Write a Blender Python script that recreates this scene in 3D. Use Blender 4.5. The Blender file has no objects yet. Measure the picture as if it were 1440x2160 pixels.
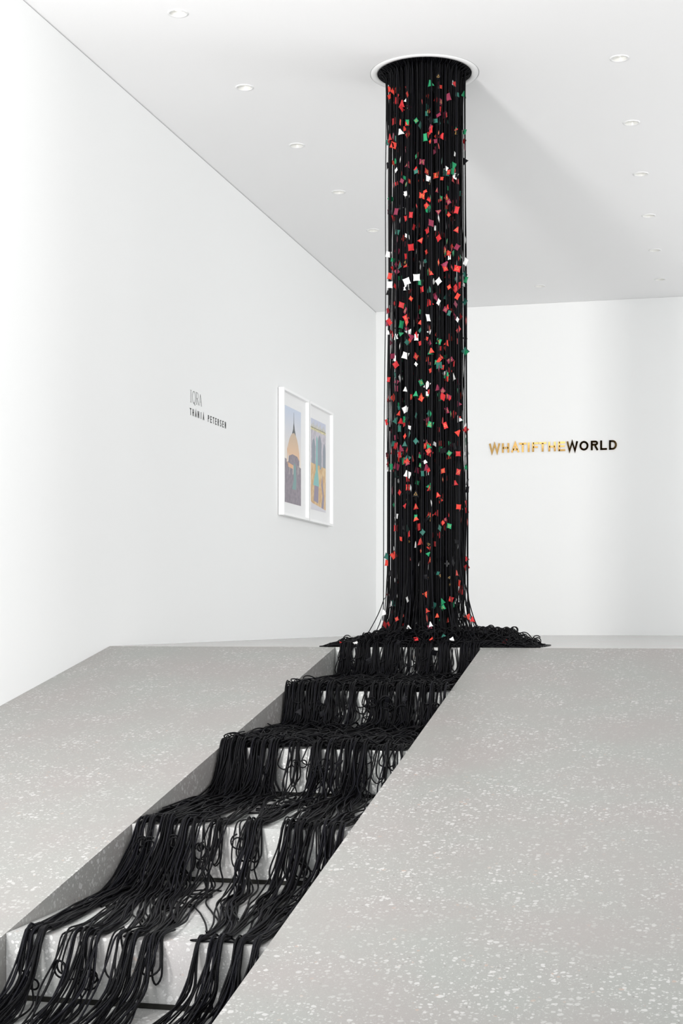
import bpy, bmesh, math, random
import numpy as np
from mathutils import Vector
random.seed(7); rng = np.random.default_rng(7)
scn = bpy.context.scene
C = scn.collection
PI = math.pi

# ------------------------------------------------------------------ camera
YAW = math.atan(805 / 3200)
cam = bpy.data.cameras.new('camera'); camo = bpy.data.objects.new('camera', cam); C.objects.link(camo)
cam.sensor_fit = 'VERTICAL'; cam.sensor_height = 36; cam.lens = 3200 / 2160 * 36
cam.shift_y = 228 / 2160; cam.clip_start = .05; cam.clip_end = 100
camo.location = (0, 0, .148); camo.rotation_euler = (PI / 2, 0, YAW)
scn.camera = camo
# ------------------------------------------------------------------ light and exposure
scn.view_settings.view_transform = 'Standard'; scn.view_settings.look = 'None'
scn.view_settings.gamma = 1; scn.view_settings.exposure = 1.03
scn.view_settings.use_curve_mapping = False
w = bpy.data.worlds.new('world'); scn.world = w; w.use_nodes = True
w.node_tree.nodes['Background'].inputs[0].default_value = (.97, .985, 1, 1)
w.node_tree.nodes['Background'].inputs[1].default_value = .88

def area(name, loc, target, sx, sy, power, color=(1, 1, 1), spread=None):
    l = bpy.data.lights.new(name, 'AREA'); l.shape = 'RECTANGLE'; l.size = sx; l.size_y = sy
    l.energy = power; l.color = color
    if spread: l.spread = spread
    o = bpy.data.objects.new(name, l); C.objects.link(o); o.location = loc
    o.rotation_euler = (Vector(target) - Vector(loc)).to_track_quat('-Z', 'Y').to_euler()
    return o
area('flash_lamp', (-2.75, 1.2, 1.35), (-1.6, 9.5, 2.6), .60, .60, 86, (1, .985, .97), math.radians(110))
area('right_fill_uplight', (2.6, 11.0, .15), (-.6, 11.2, 3.2), 2.5, 1.5, 38, (.98, .99, 1))  # added fill from outside the frame, lifts the ceiling and back wall
area('front_fill_uplight', (-1.3, 1.6, .2), (-1.5, 8.8, 3.6), 1.6, .8, 24, (.98, .99, 1))  # unseen fill light added to brighten the near left ceiling

# ------------------------------------------------------------------ materials
def mat(name, col, rough=.6, metal=0, spec=.5):
    m = bpy.data.materials.new(name); m.use_nodes = True
    b = m.node_tree.nodes['Principled BSDF']
    b.inputs['Base Color'].default_value = (*col, 1); b.inputs['Roughness'].default_value = rough
    b.inputs['Metallic'].default_value = metal; b.inputs['Specular IOR Level'].default_value = spec
    return m
def nodes(m): return m.node_tree.nodes, m.node_tree.links, m.node_tree.nodes['Principled BSDF']
def hexc(h):
    v = [int(h[i:i + 2], 16) / 255 for i in (0, 2, 4)]
    return tuple(x / 12.92 if x < .04045 else ((x + .055) / 1.055) ** 2.4 for x in v)

def plaster(name, col):
    m = mat(name, col, .85, 0, .25); N, L, b = nodes(m)
    n = N.new('ShaderNodeTexNoise'); n.inputs['Scale'].default_value = 180
    tc = N.new('ShaderNodeTexCoord'); L.new(tc.outputs['Object'], n.inputs['Vector'])
    bp = N.new('ShaderNodeBump'); bp.inputs['Strength'].default_value = .03; bp.inputs['Distance'].default_value = .002
    L.new(n.outputs['Fac'], bp.inputs['Height']); L.new(bp.outputs[0], b.inputs['Normal'])
    return m
M_wall = plaster('white_wall_paint', (.86, .865, .86))
M_ceil = plaster('white_ceiling_paint', (.86, .86, .865))

def terrazzo(name, base, chip, rough=.42, chips=1.0):
    m = mat(name, base, rough, 0, .35); N, L, b = nodes(m)
    tc = N.new('ShaderNodeTexCoord')
    dn = N.new('ShaderNodeTexNoise'); dn.inputs['Scale'].default_value = 55; dn.inputs['Detail'].default_value = 1
    L.new(tc.outputs['Object'], dn.inputs['Vector'])
    ds = N.new('ShaderNodeVectorMath'); ds.operation = 'SCALE'; ds.inputs['Scale'].default_value = .013
    L.new(dn.outputs['Color'], ds.inputs[0])
    da = N.new('ShaderNodeVectorMath'); da.operation = 'ADD'
    L.new(tc.outputs['Object'], da.inputs[0]); L.new(ds.outputs[0], da.inputs[1])
    def layer(scale, keep, rad, soft=.06):
        v = N.new('ShaderNodeTexVoronoi'); v.inputs['Scale'].default_value = scale; v.inputs['Randomness'].default_value = 1
        L.new(da.outputs[0], v.inputs['Vector'])
        sp = N.new('ShaderNodeSeparateColor'); L.new(v.outputs['Color'], sp.inputs[0])
        # radius per cell
        r = N.new('ShaderNodeMapRange'); r.inputs['From Min'].default_value = 1 - keep; r.inputs['From Max'].default_value = 1
        r.inputs['To Min'].default_value = 0.0; r.inputs['To Max'].default_value = rad; L.new(sp.outputs[0], r.inputs['Value'])
        s = N.new('ShaderNodeMath'); s.operation = 'SUBTRACT'; L.new(r.outputs[0], s.inputs[0]); L.new(v.outputs['Distance'], s.inputs[1])
        q = N.new('ShaderNodeMapRange'); q.inputs['From Min'].default_value = -soft / 2; q.inputs['From Max'].default_value = soft / 2
        L.new(s.outputs[0], q.inputs['Value'])
        return q.outputs[0], sp
    # slow tone drift of the cement matrix
    t = N.new('ShaderNodeTexNoise'); t.inputs['Scale'].default_value = 2.2; t.inputs['Detail'].default_value = 3
    L.new(tc.outputs['Object'], t.inputs['Vector'])
    ramp = N.new('ShaderNodeValToRGB'); L.new(t.outputs['Fac'], ramp.inputs[0])
    e = ramp.color_ramp.elements
    e[0].position = .32; e[1].position = .68
    e[0].color = (base[0] * 1.0, base[1] * .96, base[2] * .95, 1); e[1].color = (base[0] * .97, base[1] * 1.01, base[2] * .98, 1)
    t2 = N.new('ShaderNodeTexNoise'); t2.inputs['Scale'].default_value = 260; t2.inputs['Detail'].default_value = 2
    L.new(tc.outputs['Object'], t2.inputs['Vector'])
    tm = N.new('ShaderNodeMapRange'); tm.inputs['To Min'].default_value = .88; tm.inputs['To Max'].default_value = 1.12
    L.new(t2.outputs['Fac'], tm.inputs['Value'])
    mul = N.new('ShaderNodeMix'); mul.data_type = 'RGBA'; mul.blend_type = 'MULTIPLY'; mul.inputs['Factor'].default_value = 1
    L.new(ramp.outputs[0], mul.inputs['A']); L.new(tm.outputs[0], mul.inputs['B'])
    cur = mul.outputs['Result']
    dens = N.new('ShaderNodeTexNoise'); dens.inputs['Scale'].default_value = 4.5; L.new(tc.outputs['Object'], dens.inputs['Vector'])
    dm = N.new('ShaderNodeMapRange'); dm.inputs['From Min'].default_value = .35; dm.inputs['From Max'].default_value = .6
    dm.inputs['To Min'].default_value = .25; L.new(dens.outputs['Fac'], dm.inputs['Value'])
    for scale, keep, rad, col, f in ((170, .45, .5, [c * .93 for c in chip], .5), (54, .50, .48, chip, .85), (92, .45, .48, chip, .75),
                                     (60, .045, .42, (.42, .30, .24), .55), (120, .03, .45, (.14, .13, .12), .6)):
        o, sp = layer(scale, keep, rad)
        fm = N.new('ShaderNodeMath'); fm.operation = 'MULTIPLY'; fm.inputs[1].default_value = f * chips
        L.new(o, fm.inputs[0])
        fm2 = N.new('ShaderNodeMath'); fm2.operation = 'MULTIPLY'; L.new(fm.outputs[0], fm2.inputs[0]); L.new(dm.outputs[0], fm2.inputs[1])
        mx = N.new('ShaderNodeMix'); mx.data_type = 'RGBA'; L.new(fm2.outputs[0], mx.inputs['Factor'])
        L.new(cur, mx.inputs['A']); mx.inputs['B'].default_value = (*col, 1)
        cur = mx.outputs['Result']
    L.new(cur, b.inputs['Base Color'])
    return m
M_terr = terrazzo('grey_terrazzo', (.285, .279, .271), (.48, .475, .465))
M_terr_stair = terrazzo('stair_terrazzo', (.37, .37, .37), (.66, .66, .65), .5, 1.1)
M_floor = terrazzo('polished_floor_terrazzo', (.42, .412, .40), (.53, .525, .515), .22, .6)

def cordmat(name, col):
    m = mat(name, col, .5, 0, .13); N, L, b = nodes(m)
    b.inputs['Sheen Weight'].default_value = .0; b.inputs['Sheen Roughness'].default_value = .4
    tc = N.new('ShaderNodeTexCoord'); wv = N.new('ShaderNodeTexWave'); wv.bands_direction = 'DIAGONAL'
    wv.inputs['Scale'].default_value = 90; wv.inputs['Distortion'].default_value = 1
    L.new(tc.outputs['Object'], wv.inputs['Vector'])
    bp = N.new('ShaderNodeBump'); bp.inputs['Strength'].default_value = .5; bp.inputs['Distance'].default_value = .001
    L.new(wv.outputs['Fac'], bp.inputs['Height']); L.new(bp.outputs[0], b.inputs['Normal'])
    return m
M_cord = cordmat('black_braided_cord', (.0016, .0016, .0024))
M_cord2 = cordmat('charcoal_braided_cord', (.0035, .0035, .0058))
M_black = mat('black_void', (.004, .004, .004), .9, 0, .1)
M_gap = mat('dark_shadow_gap', (.012, .012, .010), .8, 0, .2)  # near-black colour stands in for shade inside narrow gaps
M_trimw = mat('white_powder_coat', (.78, .78, .78), .5)
M_refl = mat('lamp_reflector', (.55, .55, .53), .3)
M_greyline = mat('grey_recess', (.42, .42, .42), .8)
M_frame = mat('white_frame_paint', (.92, .92, .92), .35)
M_mat = mat('white_mat_board', (.86, .86, .86), .8)
M_ink = mat('black_vinyl', (.03, .03, .03), .5)
M_ink2 = mat('grey_vinyl', (.09, .09, .09), .5)
M_brass = mat('polished_brass', (.52, .32, .11), .04, 1)
M_lens = mat('lit_lens', (1, 1, 1), .4)
N_, L_, b_ = nodes(M_lens); b_.inputs['Emission Color'].default_value = (1, .98, .93, 1); b_.inputs['Emission Strength'].default_value = .85

# ------------------------------------------------------------------ helpers
def tag(o, label=None, cat=None, group=None, kind=None):
    if label: o['label'] = label
    if cat: o['category'] = cat
    if group: o['group'] = group
    if kind: o['kind'] = kind
    return o
def link(name, me, m=None, parent=None, smooth=False):
    if m is not None:
        for x in (m if isinstance(m, list) else [m]): me.materials.append(x)
    if smooth: me.polygons.foreach_set('use_smooth', [True] * len(me.polygons))
    o = bpy.data.objects.new(name, me); C.objects.link(o)
    if parent: o.parent = parent
    return o
def pymesh(name, V, F, m=None, parent=None, smooth=False):
    me = bpy.data.meshes.new(name); me.from_pydata([tuple(map(float, v)) for v in V], [], F); me.update()
    return link(name, me, m, parent, smooth)
class MB:
    def __init__(s): s.V = []; s.F = []; s.MI = []
    def poly(s, V, F, mi=0):
        b = len(s.V); s.V += [tuple(v) for v in V]; s.F += [tuple(i + b for i in f) for f in F]; s.MI += [mi] * len(F)
    def box(s, a, b, mi=0):
        x0, y0, z0 = a; x1, y1, z1 = b
        s.poly([(x0, y0, z0), (x1, y0, z0), (x1, y1, z0), (x0, y1, z0), (x0, y0, z1), (x1, y0, z1), (x1, y1, z1), (x0, y1, z1)],
               [(3, 2, 1, 0), (4, 5, 6, 7), (0, 1, 5, 4), (1, 2, 6, 5), (2, 3, 7, 6), (3, 0, 4, 7)], mi)
    def prism(s, prof, x0, x1):                     # profile in (y,z), extruded along x
        n = len(prof)
        V = [(x0, y, z) for y, z in prof] + [(x1, y, z) for y, z in prof]
        F = [tuple(range(n)), tuple(range(2 * n - 1, n - 1, -1))] + [(i, n + i, n + (i + 1) % n, (i + 1) % n) for i in range(n)]
        s.poly(V, F)
    def lathe(s, prof, c=(0, 0, 0), n=48, mi=0):    # (r,z) profile
        V = []; F = []
        for r, z in prof:
            for k in range(n):
                a = 2 * PI * k / n; V.append((c[0] + r * math.cos(a), c[1] + r * math.sin(a), c[2] + z))
        for i in range(len(prof) - 1):
            for k in range(n):
                k2 = (k + 1) % n; F.append((i * n + k, i * n + k2, (i + 1) * n + k2, (i + 1) * n + k))
        s.poly(V, F, mi)
    def build(s, name, m, parent=None, smooth=False, bevel=0):
        me = bpy.data.meshes.new(name); me.from_pydata(s.V, [], s.F)
        bm = bmesh.new(); bm.from_mesh(me); bmesh.ops.recalc_face_normals(bm, faces=bm.faces); bm.to_mesh(me); bm.free()
        o = link(name, me, m, parent, smooth)
        if max(s.MI) > 0: me.polygons.foreach_set('material_index', s.MI)
        if bevel:
            bv = o.modifiers.new('bevel', 'BEVEL'); bv.width = bevel; bv.segments = 2; bv.limit_method = 'ANGLE'
        return o
def empty(name, loc=(0, 0, 0), **k):
    o = bpy.data.objects.new(name, None); C.objects.link(o); o.location = loc; o.empty_display_size = .1
    return tag(o, **k)

# ------------------------------------------------------------------ room shell
XW, YB, ZC = -3.388, 14.88, 3.248          # left wall, back wall, ceiling
YE, PITCH, RISE = 8.06, .985, .195         # top edge, tread pitch, riser
CX0, CX1 = -2.062, -1.255                  # stair channel
XR = 4.2; ZB = -8 * RISE; YN = -2.5
def struct(o): return tag(o, kind='structure')

mb = MB(); mb.box((XW - .25, YN, ZB - .1), (XW, YB + .25, ZC - .006)); struct(mb.build('wall_left', M_wall))
mb = MB(); mb.box((XW + .0005, YB, -.05), (XR, YB + .25, ZC - .001)); struct(mb.build('wall_back', M_wall))

# dark line where wall meets ceiling
mb = MB(); mb.box((XW - .05, YN, ZC - .0055), (XW - .004, YB, ZC + .02)); struct(mb.build('trim_1', M_greyline))

DL = [(-2.70, 7.31 + 1.113 * i) for i in range(5)] + [(-.555, 8.49 + 1.12 * i) for i in range(6)] + [(-1.65, 14.1)]
HC = (-1.643, 8.46); HR = .268
def ceiling():
    bm = bmesh.new()
    def loop(pts):
        vs = [bm.verts.new((x, y, ZC)) for x, y in pts]
        for i in range(len(vs)): bm.edges.new((vs[i], vs[(i + 1) % len(vs)]))
    loop([(XW - .25, YN), (XR + .25, YN), (XR + .25, YB + .25), (XW - .25, YB + .25)])
    loop([(HC[0] + HR * math.cos(a), HC[1] + HR * math.sin(a)) for a in np.linspace(0, 2 * PI, 64, endpoint=False)])
    for x, y in DL: loop([(x + .041 * math.cos(a), y + .041 * math.sin(a)) for a in np.linspace(0, 2 * PI, 24, endpoint=False)])
    bmesh.ops.triangle_fill(bm, use_beauty=True, use_dissolve=False, edges=bm.edges[:], normal=(0, 0, -1))
    me = bpy.data.meshes.new('ceiling'); bm.to_mesh(me); bm.free()
    return struct(link('ceiling', me, M_ceil))
ceiling()

# upper floor, ramps, stairs, lower floor
mb = MB(); mb.box((XW, YE, -.30), (XR, YB, 0)); fl = struct(mb.build('floor', M_floor))
mb = MB(); mb.box((XW, YN, ZB - .1), (XR, YE + .001 - 8 * PITCH + .2, ZB)); struct(mb.build('floor', M_floor))
yend = YE - 8 * PITCH
def ramp(x0, x1, label):
    mb = MB(); mb.prism([(YE - .002, -.0), (YE - .002, ZB), (yend, ZB)], x0, x1)
    return tag(mb.build('terrazzo_ramp', M_terr), label, 'ramp', kind='structure')
ramp(XW + .001, CX0, 'grey terrazzo ramp between the left wall and the sunken steps')
ramp(CX1, XR - .001, 'grey terrazzo ramp to the right of the sunken steps')
prof = [(YE - .003, ZB), (YE - .003, -.0005)]
NS = 8
prof = [(YE - .003, -.0005), (YE - .003, ZB + .0)]
pts = []
for j in range(NS):
    y = YE - PITCH * j; z = -RISE * j
    if j == 0: pts += [(YE - .003, -.0005)]
    else: pts += [(y, z)]
    pts += [(y if j else YE - .003, z - RISE)]
# stairs solid (profile goes down the steps then back underneath)
mb = MB()
for j in range(1, NS):                       # treads as blocks, each with its own riser face
    y1 = YE - PITCH * (j - 1) - (.003 if j == 1 else 0); y0 = YE - PITCH * j
    mb.box((CX0 + .001, y0, ZB), (CX1 - .001, y1, -RISE * j))
mb.box((CX0 + .001, YE - .0031, -RISE), (CX1 - .001, YE - .001, -.001))
st = struct(tag(mb.build('staircase', M_terr_stair), 'terrazzo steps sunk between the two ramps', 'stairs'))
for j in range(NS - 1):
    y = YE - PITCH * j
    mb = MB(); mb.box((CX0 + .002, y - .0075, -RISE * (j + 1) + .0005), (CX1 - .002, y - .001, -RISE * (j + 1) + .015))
    mb.build('shadow_gap', M_gap, st)  # flat strip in place of a recess, its shade put into the colour

# ------------------------------------------------------------------ ceiling port with trim
port = empty('ceiling_port', (HC[0], HC[1], ZC), label='round white-rimmed ceiling opening that the black cords drop through', cat='ceiling opening')
mb = MB(); mb.lathe([(HR - .001, .02), (HR - .001, -.004), (HR + .010, -.005), (HR + .036, -.0045), (HR + .038, .002)], n=96); mb.build('rim', M_trimw, port, True)
mb = MB(); mb.lathe([(HR + .0385, .002), (HR + .0385, -.002), (HR + .0405, -.002), (HR + .0405, .002)], n=96); mb.build('rim_groove', M_greyline, port, True)
mb = MB(); mb.lathe([(HR - .0015, -.002), (HR - .0015, .12), (.001, .12)], n=64); mb.build('lining', M_black, port, True)

# ------------------------------------------------------------------ downlights
def place_word(i, x):
    return i
dl0 = None
rows = {0: 'left', 1: 'right'}
ordn = ['nearest', 'second', 'third', 'fourth', 'fifth', 'farthest']
def make_dl():
    r = empty('recessed_downlight')
    mb = MB(); mb.lathe([(.0405, .012), (.0405, -.003), (.047, -.0045), (.053, -.003), (.054, .001)], n=40); mb.build('trim_ring', M_trimw, r, True)
    mb = MB(); mb.lathe([(.0400, -.002), (.0385, .004), (.031, .020), (.030, .024)], n=40); mb.build('reflector', M_refl, r, True)
    mb = MB(); mb.lathe([(.030, .022), (.022, .019), (.0, .017)], n=40); mb.build('lens', M_lens, r, True)
    return r
def dup(root):
    r = root.copy(); C.objects.link(r)
    for ch in root.children:
        c = ch.copy(); C.objects.link(c); c.parent = r
    return r
dl0 = make_dl()
for i, (x, y) in enumerate(DL):
    o = dl0 if i == 0 else dup(dl0)
    o.location = (x, y, ZC)
    if i < 5: lb = '%s recessed round downlight from the camera in the left ceiling row' % ['nearest', 'second', 'third', 'fourth', 'fifth'][i]
    elif i < 11: lb = '%s recessed round downlight from the camera in the right ceiling row' % ordn[i - 5]
    else: lb = 'small round downlight just right of the cord column near the back wall'
    tag(o, lb, 'ceiling light', 'recessed ceiling downlights')

# ------------------------------------------------------------------ lettering
def arc(cx, cy, rx, ry, a0, a1, n=18):
    return [(cx + rx * math.cos(math.radians(a)), cy + ry * math.sin(math.radians(a))) for a in np.linspace(a0, a1, n)]
def stroke(mb, pts, wd, fn, depth, closed=False):
    """flat ribbon of width wd (or one width per point) extruded by depth; fn maps (u,v,d) to the wall"""
    P = np.array(pts, float); n = len(P)
    W = np.full(n, wd) if np.isscalar(wd) else np.array(wd, float)
    Lp = []; Rp = []
    for i in range(n):
        if closed: a = P[(i + 1) % n] - P[i]; b = P[i] - P[i - 1]
        else:
            a = P[min(i + 1, n - 1)] - P[min(i, n - 2)]; b = P[max(i, 1)] - P[max(i - 1, 0)]
        a = a / np.linalg.norm(a); b = b / np.linalg.norm(b); t = a + b; t /= np.linalg.norm(t)
        nrm = np.array([-t[1], t[0]]); k = W[i] / 2 / max(.35, abs(t @ a))
        Lp.append(P[i] + nrm * k); Rp.append(P[i] - nrm * k)
    V = [fn(p[0], p[1], 0) for p in Lp] + [fn(p[0], p[1], 0) for p in Rp] + [fn(p[0], p[1], depth) for p in Lp] + [fn(p[0], p[1], depth) for p in Rp]
    F = []
    m = n if closed else n - 1
    for i in range(m):
        j = (i + 1) % n
        F += [(2 * n + i, 2 * n + j, 3 * n + j, 3 * n + i), (i, j, 2 * n + j, 2 * n + i), (n + i, 3 * n + i, 3 * n + j, n + j), (i, n + i, n + j, j)]
    if not closed:
        F += [(0, 2 * n, 3 * n, n), (n - 1, 2 * n - 1, 4 * n - 1, 3 * n - 1)]
    mb.poly(V, F)
def glyph(ch, w, s):
    """strokes of a sans capital in a box w x 1 with stroke width s"""
    h = s / 2
    if ch == 'W': return [[(h * .9, 1), (w * .27, 0.02), (w * .5, .93), (w * .73, 0.02), (w - h * .9, 1)]]
    if ch == 'H': return [[(h, 0), (h, 1)], [(w - h, 0), (w - h, 1)], [(h, .5), (w - h, .5)]]
    if ch == 'A': return [[(h, 0), (w / 2, .95), (w - h, 0)], [(w * .24, .3), (w * .76, .3)]]
    if ch == 'T': return [[(0, 1 - h), (w, 1 - h)], [(w / 2, 0), (w / 2, 1 - h)]]
    if ch == 'I': return [[(w / 2, 0), (w / 2, 1)]]
    if ch == 'F': return [[(h, 0), (h, 1)], [(h, 1 - h), (w, 1 - h)], [(h, .5), (w * .9, .5)]]
    if ch == 'E': return [[(h, 0), (h, 1)], [(h, 1 - h), (w, 1 - h)], [(h, .52), (w * .93, .52)], [(h, h), (w, h)]]
    if ch == 'L': return [[(h, 0), (h, 1)], [(h, h), (w, h)]]
    if ch == 'O': return [('c', arc(w / 2, .5, w / 2 - h, .5 - h, 0, 345, 24))]
    if ch == 'D': return [[(h, 0), (h, 1)], [(h, 1 - h)] + arc(w * .45, .5, w * .55 - h, .5 - h, 90, -90) + [(h, h)]]
    if ch == 'R': return [[(h, 0), (h, 1)], [(h, 1 - h)] + arc(w * .6, .74, w * .36 - h, .26 - h, 90, -90, 10) + [(h, .48 + h)], [(w * .55, .5), (w - h * .8, 0)]]
    if ch == 'P': return [[(h, 0), (h, 1)], [(h, 1 - h)] + arc(w * .55, .72, w * .43 - h, .28 - h, 90, -90, 10) + [(h, .44 + h)]]
    if ch == 'N': return [[(h, 0), (h, 1)], [(w - h, 0), (w - h, 1)], [(h, .97), (w - h, .03)]]
    if ch == 'S': return [arc(w / 2, .75, w / 2 - h, .25 - h * .7, 20, 270, 12) + arc(w / 2, .25 + h * .3, w / 2 - h, .25 - h * .7, 90, -160, 12)]
def letter(ch, w, s, fn, depth, name, m, parent, hgt):
    mb = MB()
    for g in glyph(ch, w, s):
        cl = isinstance(g, tuple)
        stroke(mb, g[1] if cl else g, s, lambda u, v, d: fn(u * hgt, v * hgt, d), depth, cl)
    return mb.build(name, m, parent)
# brass sign on the back wall
sign = empty('wall_sign', (-1.62, YB, 1.79), label='brass letters WHATIFTHEWORLD on the white back wall', cat='sign')
sx = lambda p: -2.241 + (p - 58) / (1343 - 58) * 1.244
SP = [(58, 172), (190, 265), (282, 370), (365, 440), (452, 472), (497, 560), (565, 642), (660, 735), (758, 830), (842, 958), (972, 1062), (1085, 1160), (1178, 1245), (1265, 1343)]
for k_, (ch, (a, b)) in enumerate(zip('WHATIFTHEWORLD', SP)):
    tilt = math.radians([1.25, .9, .6, .3, .0][k_ - 9]) if k_ >= 9 else 0      # added tilt so the WORLD letters mirror the dark cord column
    x0 = sx(a); wd = (sx(b) - sx(a)) / .093
    fn = lambda u, v, d, x0=x0, t=tilt: (x0 + u + 1.62, -.004 - d + math.tan(t) * (u - .04), .006 + v)
    letter(ch, wd, .2 if ch != 'I' else wd, fn, .006, 'letter', M_brass, sign, .093)
# vinyl lettering on the left wall
txt = empty('wall_text', (XW, 9.395, 1.493), label='small black vinyl name THANIA PETERSEN on the left wall, under the title', cat='wall text')
u = 0
name = 'THANIA PETERSEN'; adv = .0515
for i, ch in enumerate(name):
    if ch == ' ': continue
    wd = (.010 if ch == 'I' else .027) / .046
    off = i * adv * .995 + (.0085 if ch == 'I' else 0)
    letter(ch, wd, .17, lambda u, v, d, off=off: (.0005 + d, off + u, v), .0008, 'letter', M_ink, txt, .046)
t2 = empty('wall_text', (XW, 9.395, 1.578), label='larger thin serif title IQRA on the left wall', cat='wall text')
fn = lambda u, v, d: (.0005 + d, u, v)
G = {'I': [([(.02, 0), (.02, .08)], .005), ([(.006, .0005), (.034, .0005)], .0014), ([(.006, .0795), (.034, .0795)], .0014)],
     'Q': [('c', arc(.079, .04, .029, .0395, 0, 345, 26), .0038), ([(.078, .006), (.092, -.006), (.106, -.008)], .0045)],
     'R': [([(.128, 0), (.128, .08)], .005), ([(.118, .0795)] + arc(.145, .06, .020, .0195, 90, -90, 10) + [(.128, .0405)], .0026), ([(.146, .040), (.172, .001)], .0055), ([(.118, .0005), (.138, .0005)], .0014)],
     'A': [([(.186, 0), (.206, .078)], .0018), ([(.206, .078), (.228, 0)], .0055), ([(.193, .027), (.220, .027)], .0014)]}
for ch in 'IQRA':
    mb = MB()
    for g in G[ch]:
        if g[0] == 'c': stroke(mb, g[1], g[2], fn, .0008, True)
        else: stroke(mb, g[0], g[1], fn, .0008)
    mb.build('letter', M_ink2, t2)

# ------------------------------------------------------------------ framed photographs
def flat(col): return mat('print_ink', tuple(c for c in col), .55, 0, .2)
def gradient(name, c0, c1, z0, z1):
    m = mat(name, c0, .55, 0, .2); N, L, b = nodes(m)
    tc = N.new('ShaderNodeTexCoord'); sp = N.new('ShaderNodeSeparateXYZ'); L.new(tc.outputs['Object'], sp.inputs[0])
    mr = N.new('ShaderNodeMapRange'); mr.inputs['From Min'].default_value = z0; mr.inputs['From Max'].default_value = z1; L.new(sp.outputs['Z'], mr.inputs['Value'])
    mx = N.new('ShaderNodeMix'); mx.data_type = 'RGBA'; mx.inputs['A'].default_value = (*c0, 1); mx.inputs['B'].default_value = (*c1, 1)
    L.new(mr.outputs[0], mx.inputs['Factor']); L.new(mx.outputs['Result'], b.inputs['Base Color'])
    return m
def blotch(name, c0, c1, scale):
    m = mat(name, c0, .55, 0, .2); N, L, b = nodes(m)
    tc = N.new('ShaderNodeTexCoord'); n = N.new('ShaderNodeTexNoise'); n.inputs['Scale'].default_value = scale; L.new(tc.outputs['Object'], n.inputs['Vector'])
    r = N.new('ShaderNodeValToRGB'); r.color_ramp.elements[0].position = .4; r.color_ramp.elements[1].position = .6
    r.color_ramp.elements[0].color = (*c0, 1); r.color_ramp.elements[1].color = (*c1, 1)
    L.new(n.outputs['Fac'], r.inputs[0]); L.new(r.outputs[0], b.inputs['Base Color'])
    return m
def framed(y0, y1, z0, z1, label):
    """origin at bottom, near, wall side; local y along the wall"""
    w_ = y1 - y0; h_ = z1 - z0; D = .05; B = .02
    r = empty('framed_photograph', (XW, y0, z0), label=label, cat='framed picture', group='framed photographs on the left wall')
    mb = MB()
    mb.box((.004, 0, 0), (D, B, h_)); mb.box((.004, w_ - B, 0), (D, w_, h_)); mb.box((.004, B, 0), (D, w_ - B, B)); mb.box((.004, B, h_ - B), (D, w_ - B, h_))
    mb.build('frame', M_frame, r, bevel=.0008)
    mb = MB(); mb.box((.001, .01, .01), (.004, w_ - .01, h_ - .01)); mb.build('backing', M_gap, r)
    mb = MB(); mb.box((.018, B, B), (.022, w_ - B, h_ - B)); mb.build('mat_board', M_mat, r)
    return r
f1 = framed(11.425, 12.180, .975, 1.977, 'white box frame with a photo of a golden pointed dome, nearer frame')
f2 = framed(12.200, 12.980, .975, 1.977, 'white box frame with a photo of arches and a turquoise figure, farther frame')
def artwork(parent, y0, y1, z0, z1, layers):
    """layers: (material, [(u,v)...]) on the print, u,v in 0..1, listed back to front"""
    mb = MB(); ms = []; w_ = y1 - y0; h_ = z1 - z0
    mb.box((.0222, y0, z0), (.0228, y1, z1), 0)
    for i, (m, polys) in enumerate(layers):
        ms.append(m)
        if polys is None: continue
        for P in polys:
            x = .0229 + .00012 * i
            mb.poly([(x, y0 + u * w_, z0 + v * h_) for u, v in P], [tuple(range(len(P)))], i)
    me = bpy.data.meshes.new('print'); me.from_pydata(mb.V, [], mb.F)
    o = link('photo_print', me, ms, parent); me.polygons.foreach_set('material_index', mb.MI)
    return o
hx = hexc
sky1 = gradient('dusk_sky', hx('efe6dc'), hx('cdd6e6'), .45, .86)
dome = [(.27, .49), (.22, .54), (.24, .60), (.32, .67), (.40, .71), (.47, .735), (.53, .78), (.56, .83), (.58, .86), (.60, .83), (.64, .775), (.69, .73), (.77, .69), (.84, .63), (.90, .55), (.92, .47)]
artwork(f1, .085, .585, .11, .878, [
    (sky1, None),
    (gradient('gold_dome', hx('e6c3a4'), hx('c8b9a6'), .5, .72), [dome, [(.574, .9), (.577, .95), (.587, .95), (.592, .9)]]),
    (flat(hx('6c7072')), [[(.572, .80), (.577, .965), (.587, .965), (.596, .80)], [(.47, .735), (.54, .79), (.58, .87), (.63, .785), (.70, .725), (.6, .75)]]),
    (blotch('dusk_ground', hx('8e8890'), hx('9c949c'), 30), [[(0, 0), (1, 0), (1, .40), (.9, .41), (.9, .47), (.78, .51), (.5, .52), (.28, .49), (.26, .43), (.16, .42), (.16, .45), (0, .455)]]),
    (flat(hx('e3b48c')), [[(.25, .375), (.56, .365), (.56, .405), (.25, .42)], [(.195, .40), (.215, .40), (.222, .56), (.205, .59), (.19, .56)]]),
    (flat(hx('c9c0bb')), [[(.30, .30), (.32, .30), (.32, .41), (.30, .41)], [(.50, .30), (.55, .32), (.56, .40), (.52, .41)], [(.80, .32), (.82, .32), (.82, .42), (.80, .42)], [(.86, .33), (.875, .33), (.875, .42), (.86, .42)]]),
    (flat(hx('86a5a4')), [[(.47, .155), (.70, .155), (.72, .25), (.69, .40), (.60, .44), (.56, .38), (.56, .25)]]),
])
spikes = []
for i in range(13):
    u0 = .02 + i * .075; hh = .035 + .02 * ((i * 7) % 3)
    spikes.append([(u0, .90), (u0 + .055, .90), (u0 + .03, .91 + hh)])
def arch(c, wd, z0, z1): return [(c - wd, z0), (c + wd, z0), (c + wd, z1 - .09), (c + wd * .6, z1 - .03), (c, z1), (c - wd * .6, z1 - .03), (c - wd, z1 - .09)]
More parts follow.
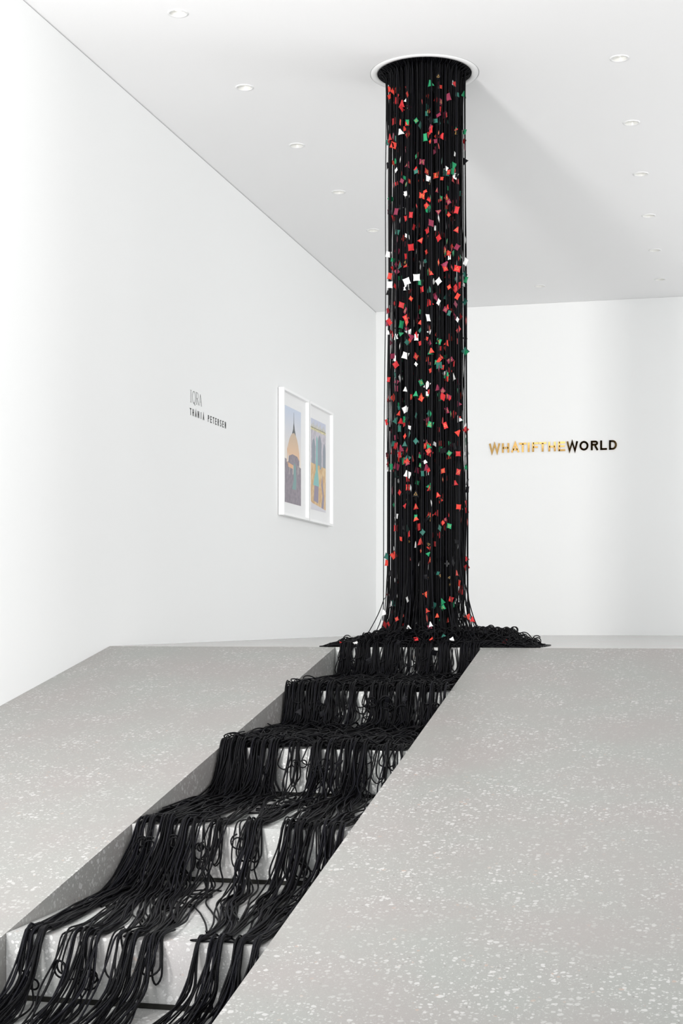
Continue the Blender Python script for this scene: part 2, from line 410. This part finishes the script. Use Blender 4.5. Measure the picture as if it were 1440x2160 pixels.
artwork(f2, .110, .610, .11, .878, [
    (flat(hx('ccd0e0')), None),
    (blotch('pale_facade', hx('cdc8d0'), hx('bdb9c0'), 25), [[(0, .4), (1, .4), (1, .90), (0, .90)]]),
    (blotch('gilt_crest', hx('bdb89c'), hx('dcd4ae'), 40), [[(0, .875), (1, .875), (1, .905), (0, .905)]] + spikes),
    (flat(hx('989fa8')), [arch(.20, .11, .42, .79), arch(.59, .12, .42, .85), arch(.90, .09, .40, .78)]),
    (blotch('ochre_stones', hx('d0ad84'), hx('e0c59c'), 18), [[(0, 0), (1, 0), (1, .50), (.7, .50), (.7, .47), (.6, .47), (.6, .505), (0, .51)]]),
    (flat(hx('9b93a4')), [[(.70, .03), (.85, .03), (.88, .15), (.80, .30), (.76, .42), (.70, .30), (.78, .18)], [(.2, .10), (.5, .08), (.52, .27), (.25, .28)]]),
    (flat(hx('8fc2bf')), [[(.17, .27), (.55, .27), (.52, .36), (.47, .43), (.45, .60), (.45, .80), (.38, .83), (.35, .60), (.33, .43), (.24, .36)]]),
    (flat(hx('d8d6dc')), [[(.02, 0), (1, 0), (1, .025), (.1, .07), (0, .09)]]),
])

# ------------------------------------------------------------------ cords
def tube_arrays(P, r, ns=5, taper=False):
    P = np.asarray(P, float); n = len(P)
    T = np.gradient(P, axis=0); T /= np.linalg.norm(T, axis=1)[:, None] + 1e-9
    # parallel transport frame
    a = np.array([0, 0, 1.]) if abs(T[0][2]) < .9 else np.array([1., 0, 0])
    N0 = np.cross(T[0], a); N0 /= np.linalg.norm(N0)
    Ns = np.empty((n, 3)); Ns[0] = N0
    for i in range(1, n):
        v = Ns[i - 1] - T[i] * (Ns[i - 1] @ T[i]); l = np.linalg.norm(v)
        Ns[i] = v / l if l > 1e-6 else Ns[i - 1]
    B = np.cross(T, Ns)
    ang = np.linspace(0, 2 * PI, ns, endpoint=False)
    V = P[:, None, :] + r * (np.cos(ang)[None, :, None] * Ns[:, None, :] + np.sin(ang)[None, :, None] * B[:, None, :])
    V = V.reshape(-1, 3)
    i = np.arange(n - 1)[:, None]; k = np.arange(ns)[None, :]; k2 = (k + 1) % ns
    Q = np.stack([i * ns + k, i * ns + k2, (i + 1) * ns + k2, (i + 1) * ns + k], -1).reshape(-1, 4)
    return V, Q
def mesh_from_quads(name, Vs, Qs):
    V = np.concatenate(Vs); off = 0; QQ = []
    for v, q in zip(Vs, Qs): QQ.append(q + off); off += len(v)
    Q = np.concatenate(QQ)
    me = bpy.data.meshes.new(name)
    me.vertices.add(len(V)); me.vertices.foreach_set('co', V.astype(np.float32).ravel())
    me.loops.add(Q.size); me.loops.foreach_set('vertex_index', Q.astype(np.int32).ravel())
    me.polygons.add(len(Q)); me.polygons.foreach_set('loop_start', np.arange(0, Q.size, 4, dtype=np.int32))
    me.polygons.foreach_set('loop_total', np.full(len(Q), 4, np.int32))
    me.update(calc_edges=True); me.validate()
    me.polygons.foreach_set('use_smooth', np.ones(len(Q), bool))
    return me
def catmull(P, step=.02):
    P = np.asarray(P, float)
    Q = np.vstack([2 * P[0] - P[1], P, 2 * P[-1] - P[-2]])
    out = []
    for i in range(1, len(Q) - 2):
        p0, p1, p2, p3 = Q[i - 1], Q[i], Q[i + 1], Q[i + 2]
        n = max(2, int(np.linalg.norm(p2 - p1) / step) + 1)
        t = np.linspace(0, 1, n, endpoint=False)[:, None]
        out.append(.5 * ((2 * p1) + (-p0 + p2) * t + (2 * p0 - 5 * p1 + 4 * p2 - p3) * t ** 2 + (-p0 + 3 * p1 - 3 * p2 + p3) * t ** 3))
    out.append(P[-1:])
    return np.vstack(out)
CR = .0031      # cord radius
PC = np.array([-1.56, 8.30])
def mound(x, y):
    """height of the heap on the upper floor"""
    dx = (x - PC[0]); dy = (y - PC[1])
    a = min(1, max(0, (.58 - dx) / .17)) ** .8 if dx > 0 else min(1, max(0, (dx + .60) / .42)) ** .85
    b = max(0, 1 - abs(dy) / (.42 if dy > 0 else .26))
    return .092 * a * min(1, b * 2.2) + .006
def U(a, b): return float(rng.uniform(a, b))

# ---- hanging cords
hang = []      # (path, x, y)
NH = 300
centers = []
while len(hang) < NH:
    r = math.sqrt(U(0, 1)) * .222; a = U(0, 2 * PI)
    if U(0, 1) < .16: r = U(.20, .236)
    x = HC[0] + r * math.cos(a); y = HC[1] + r * math.sin(a)
    # thin out the left flank
    if x < HC[0] - .15 and U(0, 1) < .45: continue
    zb = U(.22, .55); lean = U(-.02, .05) if U(0, 1) < .8 else U(.04, .13)
    dirx = (x - HC[0]) / .23; diry = (y - HC[1]) / .23
    ex = x * 1.0 + .03 * dirx + dirx * lean + U(-.03, .03); ey = y + (diry * lean * .7 - (.05 if diry < 0 else 0)) + U(-.03, .03)
    ey = max(ey, YE + .01)
    ez = mound(ex, ey) * U(.5, 1)
    P = [(HC[0] + (x - HC[0]) * 1.06, HC[1] + (y - HC[1]) * 1.06, ZC + .09), (x, y, ZC - .08)]
    wob = .009 if math.hypot(x - HC[0], y - HC[1]) < .19 else .003
    gr = 1.0
    for z in (2.6, 2.0, 1.4, .95):
        gr = 1 + .05 * (3.2 - z) / 2
        P.append((HC[0] + (x - HC[0]) * gr + U(-wob, wob), HC[1] + (y - HC[1]) * gr + U(-wob, wob), z))
    bx, by = P[-1][0], P[-1][1]
    for k in (.15, .35, .6, .85, 1.0):
        z = zb * (1 - k) + ez * k if k > 0 else zb
        e = k ** 1.8
        P.append((bx + (ex - bx) * e, by + (ey - by) * e, z))
    # a short tail on the heap
    tx = ex + U(-.12, .12); ty = max(YE + .01, ey + U(-.1, .1)); P.append((tx, ty, mound(tx, ty) * U(.6, 1.05) + .003))
    hang.append((P, x, y))
# the one stray cord that leans out to the right
hang[0] = ([(-1.44, 8.35, ZC + .09), (-1.437, 8.33, 3.1), (-1.427, 8.32, 2.0), (-1.42, 8.31, 1.0), (-1.415, 8.30, .55), (-1.39, 8.28, .33), (-1.35, 8.27, .18), (-1.29, 8.26, .075)], -1.437, 8.33)
stuffV = []; stuffQ = []
for i in range(150):       # more cords in the core of the column
    r = math.sqrt(U(0, 1)) * .19; a = U(0, 2 * PI); x = HC[0] + .012 + r * math.cos(a); y = HC[1] + r * math.sin(a)
    P = [(x, y, ZC + .09)] + [(x + U(-.02, .02) + (x - HC[0]) * .03 * k, y + U(-.015, .015), 3.0 - .45 * k) for k in range(7)] + [(x + U(-.03, .03), y + U(-.02, .02), .03)]
    V, Q = tube_arrays(catmull(P, .06), CR, 5); stuffV.append(V); stuffQ.append(Q)
for P, x, y in hang:
    P2 = catmull(P, .045)
    V, Q = tube_arrays(P2, CR * U(.85, 1.1), 5)
    me = mesh_from_quads('hanging_cord', [V], [Q])
    o = link('hanging_cord', me, M_cord if U(0, 1) < .7 else M_cord2)
    rr_ = (x - HC[0]) * math.cos(YAW) + (y - HC[1]) * math.sin(YAW); dd_ = -(x - HC[0]) * math.sin(YAW) + (y - HC[1]) * math.cos(YAW)
    s = 'left edge' if rr_ < -.16 else 'left half' if rr_ < -.04 else 'centre' if rr_ < .04 else 'right half' if rr_ < .16 else 'right edge'
    d = 'front layer' if dd_ < -.07 else 'back layer' if dd_ > .07 else 'inner layer'
    tag(o, 'thin black cord hanging from the ceiling opening, %s of the column, %s' % (s, d), 'cord', 'black cords hanging at the %s of the column, %s' % (s, d))
C.objects['hanging_cord']['label'] = 'single stray black cord leaning out to the right at the foot of the column'; del C.objects['hanging_cord']['group']

# ---- cords over the steps
DENS = [  # (u0,u1,weight) along each nosing, left to right
    [(.03, .40, 3), (.40, .62, .9), (.62, 1, 3)],
    [(.0, .30, 3.2), (.30, .38, 1), (.38, .43, .2), (.43, .54, 1.6), (.54, .58, .3), (.58, .80, 2.6), (.80, .84, .3), (.84, .93, 2.4), (.93, 1, .3)],
    [(.0, .32, 4.0), (.32, .50, .35), (.50, .63, 2.4), (.64, .66, .3), (.66, .80, 3.0), (.80, .87, .2), (.87, .93, 1.2), (.93, 1, .05)],
    [(.02, .27, 3.6), (.27, .33, 1.8), (.33, .50, .6), (.50, .60, 2.2), (.60, .72, .7), (.72, .83, 2.6), (.83, .88, .3), (.88, 1, 2.0)],
    [(.06, .18, 3.2), (.19, .25, .8), (.28, .38, 2.6), (.38, .44, .3), (.45, .60, 2.8), (.60, .73, .12), (.74, .83, 2.6), (.83, .99, 4.2)],
    [(.05, .25, 2), (.25, .5, 1.5), (.5, .75, 2), (.8, 1, 2)],
    [(.05, .25, 2), (.25, .5, 1.5), (.5, .75, 2), (.8, 1, 2)],
]
def icdf(j, q):
    D = DENS[min(j, len(DENS) - 1)]; T = sum((b - a) * w for a, b, w in D); q = min(max(q, 0), .9999) * T
    for a, b, w in D:
        m = (b - a) * w
        if q <= m: return a + (b - a) * q / m
        q -= m
    return D[-1][1]
clump = [sorted([.012, .03, .98] + list(rng.uniform(0, 1, 26))) for _ in range(8)]
def bunch(j, u, k):
    c = min(clump[j], key=lambda t: abs(t - u))
    return c + (u - c) * k
def ux(u): return CX0 + .008 + (CX1 - CX0 - .016) * min(max(u, .004), .996)
LAYER = [.05, .055, .05, .04, .028, .02, .02]      # depth of the cord layer at each nosing
def stair_path(q, jend, slack=1.0):
    us = [bunch(j, icdf(j, q + rng.normal(0, .022 if j < 3 else .010)), .55 if j < 3 else .45) for j in range(8)]
    u0 = us[0]
    sx_, sy_ = ux(u0) * .6 + PC[0] * .4 + U(-.1, .1), U(8.16, 8.42)
    P = [(sx_, sy_, mound(sx_, sy_) * U(.5, 1))]
    P.append((ux(u0) * .85 + sx_ * .15, YE + .08, .01 + mound(ux(u0), YE + .05) * U(.2, .9)))
    lay = U(0, 1)
    for j in range(jend):
        y = YE - PITCH * j; z = -RISE * j; x = ux(us[j]); h = CR + LAYER[j] * lay * U(.5, 1) * (1 if j else .6)
        nx = us[j + 1]
        d = U(.03, .13) if j < 2 else U(.06, .24) if j == 2 else U(.10, .34)
        lean = rng.normal(0, .012)
        P.append((x + U(-.004, .004), y + .012, z + h + .002))
        P.append((x, y - .008 - h * .6, z - .006 + h * .5))
        P.append((x + lean * .4, y - .014 - h * .7 - d * .12, z - .055))
        P.append((x + lean, y - .018 - h * .7 - d * .38, z - .125))
        ul = us[j] * .8 + nx * .2 + rng.normal(0, .02)
        zn = z - RISE
        h2 = CR + LAYER[min(j + 1, 6)] * lay * U(.2, .8); sl = slack if j < 2 else slack * .45
        P.append((ux(ul), y - .03 - d, zn + h2 + .006))
        # wander over the tread
        ys = y - .03 - d; ye = y - PITCH + .07
        nt = 4
        bu = us[j] * .45 + nx * .55 + rng.normal(0, .03 * sl)
        for k in range(1, nt + 1):
            t = k / nt; yy = ys + (ye - ys) * t + (U(-.02, .02) if k < nt else 0)
            tt = t * t * (3 - 2 * t)
            uu = (ul * (1 - tt) + nx * tt) + (bu - .5 * (ul + nx)) * 4 * t * (1 - t) * .5 + rng.normal(0, .011 * sl) * (k < nt)
            hh = CR + LAYER[min(j + 1, 6)] * lay * U(.15, .9) * (1 if k < nt else .9)
            P.append((ux(uu), yy, zn + hh))
    return P, us
NSTAIR = 170
qs = (np.arange(NSTAIR) + rng.uniform(0, 1, NSTAIR)) / NSTAIR
zw = ['far left', 'left', 'middle', 'right', 'far right']
sideword = ['against the left side wall', 'left of the middle', 'in the middle', 'right of the middle', 'against the right ramp']
for q in qs:
    P, us = stair_path(float(q), 7)
    P = [p for p in P if p[1] > 2.2]
    V, Q = tube_arrays(catmull(P, .022), CR * U(.88, 1.08), 6)
    me = mesh_from_quads('draped_cord', [V], [Q])
    s = zw[min(4, int(us[1] * 5))]; e = zw[min(4, int(us[4] * 5))]
    tag(link('draped_cord', me, M_cord if U(0, 1) < .75 else M_cord2), 'long black cord over the steps, %s at second nosing, %s at lowest' % (s, e), 'cord', 'black cords running down the steps from %s to %s' % (s, e))
# shorter cords that stop on the upper and middle treads
def add_stuff(P, step=.022, r=1.0, ns=5):
    V, Q = tube_arrays(catmull(P, step), CR * r * U(.88, 1.08), ns); stuffV.append(V); stuffQ.append(Q)
nshort = 0
for i in range(280):
    je = random.choice([1, 1, 2, 2, 2, 2, 3, 3, 4])
    P, us = stair_path(U(0, 1), je, 2.2)
    k = random.randint(0, 3)
    if k: P = P[:-k]
    if je == 4 and nshort < 60 or je == 3 and nshort < 40:
        V, Q = tube_arrays(catmull(P, .022), CR, 5); nshort += 1
        me = mesh_from_quads('draped_cord', [V], [Q])
        tag(link('draped_cord', me, M_cord), 'shorter black cord that ends on the middle steps, %s' % sideword[min(4, int(us[2] * 5))], 'cord', 'shorter black cords ending on the middle steps ' + sideword[min(4, int(us[2] * 5))])
    else: add_stuff(P)
# wandering tangles on the treads
def wander(x, y, n, step, turn, zfun, xb, yb, loopy=0):
    a = U(0, 2 * PI); P = []; w0 = U(-1, 1) * turn
    ph = U(0, 6)
    for i in range(n):
        P.append((x, y, zfun(x, y, i)))
        w0 += rng.normal(0, turn * .35); w0 = max(-turn * 2, min(turn * 2, w0)); a += w0
        nx, ny = x + math.cos(a) * step, y + math.sin(a) * step
        if not (xb[0] < nx < xb[1]): a = PI - a; nx = min(max(nx, xb[0]), xb[1])
        if not (yb[0] < ny < yb[1]): a = -a; ny = min(max(ny, yb[0]), yb[1])
        x, y = nx, ny
    return P
for j, cnt in ((1, 120), (2, 110), (3, 26), (4, 5), (5, 3)):
    y1 = YE - PITCH * (j - 1) - .03; y0 = YE - PITCH * j + .0; z = -RISE * j
    for i in range(cnt):
        near = U(0, 1)
        yb = (y0 + .02, y1)
        if j >= 3:
            uu = icdf(j, U(0, 1)); x = ux(uu); xb = (max(CX0 + .01, x - .10), min(CX1 - .01, x + .10))
        else: x = U(CX0 + .02, CX1 - .02); xb = (CX0 + .012, CX1 - .012)
        y = U(*yb); lay = U(0, 1) ** 1.3 * (.06 if j < 3 else .035); f = U(0, 6)
        add_stuff(wander(x, y, random.randint(14, 30), .03, .35, lambda X, Y, i: z + CR + lay * (.6 + .4 * math.sin(i * .8 + f)), xb, yb), .015)
# loops that spill over the nosings
def loop_over(j, u, big):
    y = YE - PITCH * j; z = -RISE * j; x = ux(u); P = []
    dx = U(.02, .06) * (1 if U(0, 1) < .5 else -1); dz = U(.05, .17) * big; o = U(.015, .05)
    P += [(x - dx * .4, y + .10, z + .015), (x - dx * .3, y + .01, z + .014), (x - dx * .5, y - o * .6, z - dz * .35), (x - dx * .55, y - o, z - dz * .8), (x, y - o * 1.3, z - dz),
          (x + dx * .55, y - o, z - dz * .78), (x + dx * .4, y - o * .6, z - dz * .3), (x + dx * .2, y + .01, z + .018), (x + dx * .5, y + .12, z + .018)]
    return P
for j, cnt in ((0, 34), (1, 34), (2, 26), (3, 22), (4, 8), (5, 4)):
    for i in range(cnt): add_stuff(loop_over(j, U(.03, .97), 1), .012, 1.0)
# curls: small coils in front of the risers and on the heaps
def coil(cx, cy, cz, r, turns, ax, pitch=.012):
    P = []; n = int(10 * turns); f = U(0, 6)
    ex = np.array([math.cos(ax), math.sin(ax), 0]); ez = np.array([0, U(-.3, .3), 1.]); ez /= np.linalg.norm(ez); nn = np.cross(ex, ez)
    for i in range(n):
        a = f + 2 * PI * i / 10; rr = r * (1 + .25 * math.sin(i * .37 + f))
        P.append(np.array([cx, cy, cz]) + ex * rr * math.cos(a) + ez * rr * math.sin(a) + nn * pitch * i / 10)
    return P
for j, cnt in ((1, 16), (2, 8), (3, 9), (4, 3)):
    for i in range(cnt):
        y = YE - PITCH * j; r = U(.012, .03)
        add_stuff(coil(ux(U(.05, .95)), y - U(.03, .07), -RISE * j - U(.04, .15), r, U(1.2, 2.6), U(-.5, .5)), .01)
# the heap on the upper floor
for i in range(420):
    dx = rng.normal(0, .30); dx = max(-.56, min(.58, dx)); x = PC[0] + dx; y = U(YE + .01, 8.60); lay = U(0, 1); f = U(0, 6)
    am = U(.004, .02)
    add_stuff(wander(x, y, random.randint(10, 26), .03, .5, lambda X, Y, i: max(.004, mound(X, Y) * lay + am * math.sin(i * 1.1 + f) * min(1, mound(X, Y) / .03)), (PC[0] - .58, PC[0] + .60), (YE + .008, 8.72)), .014)
for i in range(150):
    dx = U(-.50, .56); x = PC[0] + dx; y = U(YE + .02, 8.5); r = U(.012, .024)
    h = mound(x, y); add_stuff(coil(x, y, max(r * .75, h * U(.7, 1.0) + r * .2), r, U(1.0, 2.2), U(-.6, .6)), .009)
# flat tips at both ends of the heap
for sgn, x0, x1 in ((-1, -2.16, -1.9), (1, -.935, -1.2)):
    for i in range(7):
        xe = x0 - sgn * U(0, .10); P = [(xe, YE + U(.006, .03), CR)]
        for t in (.3, .6, 1): P.append((xe + (x1 - xe) * t, YE + U(.008, .06), CR + U(0, .012)))
        add_stuff(P, .02)
# a few cords laid along the front edge, right of the opening
for i in range(40):
    x0 = U(-1.3, -1.0); P = [(x0, YE + U(.005, .05), CR + U(0, .02))]
    for k in range(4): P.append((P[-1][0] - U(.04, .09), YE + U(.005, .08), CR + U(0, .035)))
    add_stuff(P, .02)
# black netting that fills the ceiling opening
for i in range(90):
    a = U(0, 2 * PI); r = U(.12, HR - .01)
    x = HC[0] + r * math.cos(a); y = HC[1] + r * math.sin(a); f = U(0, 6)
    P = wander(x, y, 14, .03, .6, lambda X, Y, i: ZC + .03 + .02 * math.sin(i + f), (HC[0] - .18, HC[0] + .18), (HC[1] - .18, HC[1] + .18))
    add_stuff(P, .015)
for i in range(150):     # cords fanning from the rim of the opening into the column
    a = 2 * PI * i / 150; r = HR - .004; r2 = U(.17, .225)
    cx, cy = math.cos(a), math.sin(a)
    add_stuff([(HC[0] + r * cx, HC[1] + r * cy, ZC + .02), (HC[0] + (r - .002) * cx, HC[1] + (r - .002) * cy, ZC + .0), (HC[0] + (r + r2) / 2 * cx, HC[1] + (r + r2) / 2 * cy, ZC - U(.004, .02)),
               (HC[0] + r2 * cx, HC[1] + r2 * cy, ZC - U(.03, .06)), (HC[0] + (r2 - .01) * cx, HC[1] + (r2 - .01) * cy, ZC - U(.15, .4))], .02)
me = mesh_from_quads('cord_tangle', stuffV, stuffQ)
tag(link('cord_tangle', me, M_cord), 'heaps and loops of tangled black cord at the foot of the column and on the steps', 'cord tangle', kind='stuff')

# ------------------------------------------------------------------ cloth packets
def cloth(name, c):
    m = mat(name, c, .6, 0, .15 if sum(c) < .1 else .35); N, L, b = nodes(m)
    b.inputs['Sheen Weight'].default_value = .0 if sum(c) < .1 else .1
    oi = N.new('ShaderNodeObjectInfo'); mr = N.new('ShaderNodeMapRange'); mr.inputs['To Min'].default_value = .8; mr.inputs['To Max'].default_value = 1.15
    L.new(oi.outputs['Random'], mr.inputs['Value'])
    mx = N.new('ShaderNodeMix'); mx.data_type = 'RGBA'; mx.blend_type = 'MULTIPLY'; mx.inputs['Factor'].default_value = 1
    mx.inputs['A'].default_value = (*c, 1); L.new(mr.outputs[0], mx.inputs['B']); L.new(mx.outputs['Result'], b.inputs['Base Color'])
    return m
COL = {'red': cloth('red_cloth', (.46, .010, .014)), 'orange-red': cloth('orange_red_cloth', (.58, .032, .018)), 'green': cloth('green_cloth', (.0, .21, .08)),
       'dark green': cloth('dark_green_cloth', (.008, .10, .075)), 'white': cloth('white_cloth', (.80, .80, .79)), 'maroon': cloth('maroon_cloth', (.20, .012, .045)),
       'black': cloth('black_cloth', (.003, .003, .0045))}
M_gold = mat('gold_thread', (.70, .42, .12), .4); M_thr = mat('pale_thread', (.75, .62, .50), .5)
def pillow(shape, s, t=.16):
    """small sewn packet in the local xz plane, size s, puffed along y; corners a little pulled out"""
    n = 6; V = []; F = []
    if shape == 'square': cor = [(-.5, -.5), (.5, -.5), (.5, .5), (-.5, .5)]
    elif shape == 'oblong': cor = [(-.36, -.58), (.36, -.58), (.36, .58), (-.36, .58)]
    elif shape == 'diamond': cor = [(0, -.68), (.56, 0), (0, .68), (-.56, 0)]
    else: cor = [(-.58, -.5), (.58, -.5), (.10, .58), (-.10, .58)]
    c = [np.array(k) * s for k in cor]
    for side in (1, -1):
        for i in range(n + 1):
            for j in range(n + 1):
                u, v = i / n, j / n
                p = (1 - u) * (1 - v) * c[0] + u * (1 - v) * c[1] + u * v * c[2] + (1 - u) * v * c[3]
                e = (4 * u * (1 - u)) ** .6 * (4 * v * (1 - v)) ** .6
                pull = 1 - .10 * ((4 * u * (1 - u)) * (1 - (4 * v * (1 - v))) + (4 * v * (1 - v)) * (1 - 4 * u * (1 - u)))
                V.append((p[0] * pull, side * (t * s * .5 * e + .0003), p[1] * pull))
    m = (n + 1) ** 2
    for sd in (0, 1):
        for i in range(n):
            for j in range(n):
                a = sd * m + i * (n + 1) + j; q = (a, a + 1, a + n + 2, a + n + 1)
                F.append(q if sd else q[::-1])
    rim = [i * (n + 1) for i in range(n + 1)] + [n * (n + 1) + j for j in range(1, n + 1)] + [i * (n + 1) + n for i in range(n - 1, -1, -1)] + [j for j in range(n - 1, 0, -1)]
    for k in range(len(rim)):
        a, b = rim[k], rim[(k + 1) % len(rim)]; F.append((a, b, b + m, a + m))
    return V, F
SHAPES = ['square', 'oblong', 'diamond', 'tapered']
PM = {}
def packet_mesh(shape, col):
    if (shape, col) not in PM:
        V, F = pillow(shape, .032); me = bpy.data.meshes.new('cloth_packet'); me.from_pydata(V, [], F); me.update()
        me.materials.append(COL[col]); me.polygons.foreach_set('use_smooth', [True] * len(me.polygons)); PM[(shape, col)] = me
    return PM[(shape, col)]
def stitch_mesh():
    Vs = []; Qs = []
    k = .0078
    tri = [(-k, -k * .8), (k, -k * .8), (0, k * 1.0), (-k, -k * .8)]
    for sd in (-1, 1):
        for a, b in zip(tri[:-1], tri[1:]):
            P = [(a[0] + (b[0] - a[0]) * t, sd * .0028, a[1] + (b[1] - a[1]) * t) for t in (0, .33, .66, 1)]
            V, Q = tube_arrays(np.array(P), .0006, 4); Vs.append(V); Qs.append(Q)
    return mesh_from_quads('stitching', Vs, Qs)
ST_G = stitch_mesh(); ST_G.materials.append(M_gold)
fwd = np.array([-math.sin(YAW), math.cos(YAW)])
def zoneword(z):
    if z > 2.75: return 'near the ceiling'
    if z > 2.2: return 'high up'
    if z > 1.6: return 'above mid height'
    if z > 1.1: return 'at mid height'
    if z > .6: return 'low down'
    return 'just above the heap'
def sideword2(x, y):
    r = (x - HC[0]) * math.cos(YAW) + (y - HC[1]) * math.sin(YAW)
    return 'left edge' if r < -.16 else 'left half' if r < -.04 else 'centre' if r < .04 else 'right half' if r < .16 else 'right edge'
cand = []
def strand_xy(h, z):
    P = h[0]
    for a, b in zip(P[:-1], P[1:]):
        if b[2] <= z <= a[2]:
            t = (a[2] - z) / (a[2] - b[2] + 1e-9); return a[0] + (b[0] - a[0]) * t, a[1] + (b[1] - a[1]) * t
    return None
NP = 1000
used = []
while len(cand) < NP:
    h = hang[int(U(0, NH))]
    z = U(.08, 3.16)
    # sparser towards the bottom and at the very top
    dens = 1.0 if z > .95 else .30 + .55 * max(0, z - .2) / .75
    if z > 2.95: dens *= .7
    if U(0, 1) > dens: continue
    q = strand_xy(h, z)
    if q is None: continue
    x, y = q
    col = rng.choice(['red', 'orange-red', 'green', 'dark green', 'white', 'maroon', 'black'], p=[.29, .12, .14, .08, .15, .14, .08] if z > 1.0 else [.25, .10, .10, .08, .17, .06, .24])
    depth = (x - HC[0]) * fwd[0] + (y - HC[1]) * fwd[1]     # negative is nearer
    r = math.hypot(x - HC[0], y - HC[1]) + 1e-6
    half = math.sqrt(max(1e-4, .24 ** 2 - ((x - HC[0]) * math.cos(YAW) + (y - HC[1]) * math.sin(YAW)) ** 2))
    tt = (depth + half) / (2 * half)
    if U(0, 1) > math.exp(-tt * 3.6): continue
    # the packet hangs beside its cord
    off = .010
    sc = U(.68, 1.2)
    cand.append((depth, x, y, z, col, random.choice(SHAPES), sc, U(-PI, PI), rng.normal(0, .45), U(-.2, .2)))
cand.sort(key=lambda c: c[0])
rest = cand[300:]
def place(c, label=None, group=None, euler=None, stitched=False):
    depth, x, y, z, col, shape, sc, rz, ry, rx = c
    o = bpy.data.objects.new('cloth_packet', packet_mesh(shape, col)); C.objects.link(o)
    o.location = (x - .25 * .009, y - .009, z); o.rotation_euler = euler or (rx, ry, rz); o.scale = (sc, sc, sc)
    tag(o, label, 'cloth packet', group)
    if stitched:
        s = bpy.data.objects.new('stitching', ST_G); C.objects.link(s); s.parent = o; s['label'] = 'gold triangle stitched on the cloth'
    return o
SH = {'square': 'square', 'oblong': 'oblong', 'diamond': 'diamond-shaped', 'tapered': 'tapered'}
for i, c in enumerate(cand[:300]):
    rz = rng.normal(0, .75) + YAW + (PI if U(0, 1) < .5 else 0) if U(0, 1) < .8 else c[7]
    c = c[:7] + (rz,) + c[8:]
    st_ = c[4] in ('red', 'orange-red', 'maroon', 'green', 'black') and U(0, 1) < .5
    place(c, '%s %s cloth packet%s, %s of the column, %s' % (c[4], SH[c[5]], ' with gold triangle' if st_ else '', sideword2(c[1], c[2]), zoneword(c[3])), '%s cloth packets on the hanging cords' % c[4], stitched=st_)
# packets lying on the heap and on the steps
heap = [(-2.03, 8.085, .02, 'red'), (-1.945, 8.08, .018, 'white'), (-1.13, 8.10, .028, 'red'), (-1.62, 8.12, .045, 'red'), (-1.53, 8.10, .04, 'orange-red'), (-1.47, 8.13, .065, 'dark green'), (-1.42, 8.10, .042, 'white'), (-1.56, 8.2, .11, 'maroon'),
        (-1.67, 8.16, .11, 'white'), (-1.545, 8.15, .125, 'white')]
for x, y, z, col in heap:
    sd = 'left end' if x < -1.85 else 'right end' if x < -.9 and x > -1.3 else 'middle'
    place((0, x, y, z, col, random.choice(SHAPES), U(.8, 1.05), U(-1, 1), U(-.5, .5), 0), '%s cloth packet lying on the cord heap at the foot of the column, %s' % (col, sd), 'cloth packets on the cord heap', euler=(U(-.9, .9), U(-.5, .5), U(-.6, .6)))
for i in range(34):
    j = random.choice([0, 0, 0, 1, 1, 2]); uu = U(.06, .95)
    if j == 0 and U(0, 1) < .6: x, y, z = U(-1.95, -1.1), YE + U(.0, .25), 0; z = mound(x, y) * U(.6, 1)
    else: x, y, z = ux(uu), YE - PITCH * j - U(.02, .08), -RISE * j - U(.01, .16)
    where = 'on the heap' if z > 0 else ['hanging in front of the top riser', 'hanging over the second nosing', 'hanging over the third nosing'][j]
    place((0, x, y, z, 'black', random.choice(SHAPES), U(.8, 1.25), 0, 0, 0), 'black cloth packet among the black cords, %s' % where, 'black cloth packets ' + where, euler=(U(-.7, .7), U(-.8, .8), U(-.8, .8)))
# the many packets deeper in the column: one object, one material slot per colour
names = list(COL)
Vs = []; Fs = []; MI = []; off = 0
from mathutils import Euler
cache = {s: (np.array(pillow(s, .032)[0]), pillow(s, .032)[1]) for s in SHAPES}
for c in rest:
    depth, x, y, z, col, shape, sc, rz, ry, rx = c
    R = np.array(Euler((rx, ry, rz)).to_matrix()); V, F = cache[shape]
    Vs.append(V @ R.T * sc + np.array([x - .002, y - .008, z])); Fs.append(np.array(F) + off); off += len(V); MI += [names.index(col)] * len(F)
me = mesh_from_quads('cloth_packet_mass', [np.concatenate(Vs)], [np.concatenate(Fs)])
for n in names: me.materials.append(COL[n])
me.polygons.foreach_set('material_index', MI)
tag(link('packet_cluster', me), 'small red, green, white and maroon cloth packets deeper among the hanging cords', 'cloth packets', kind='stuff')
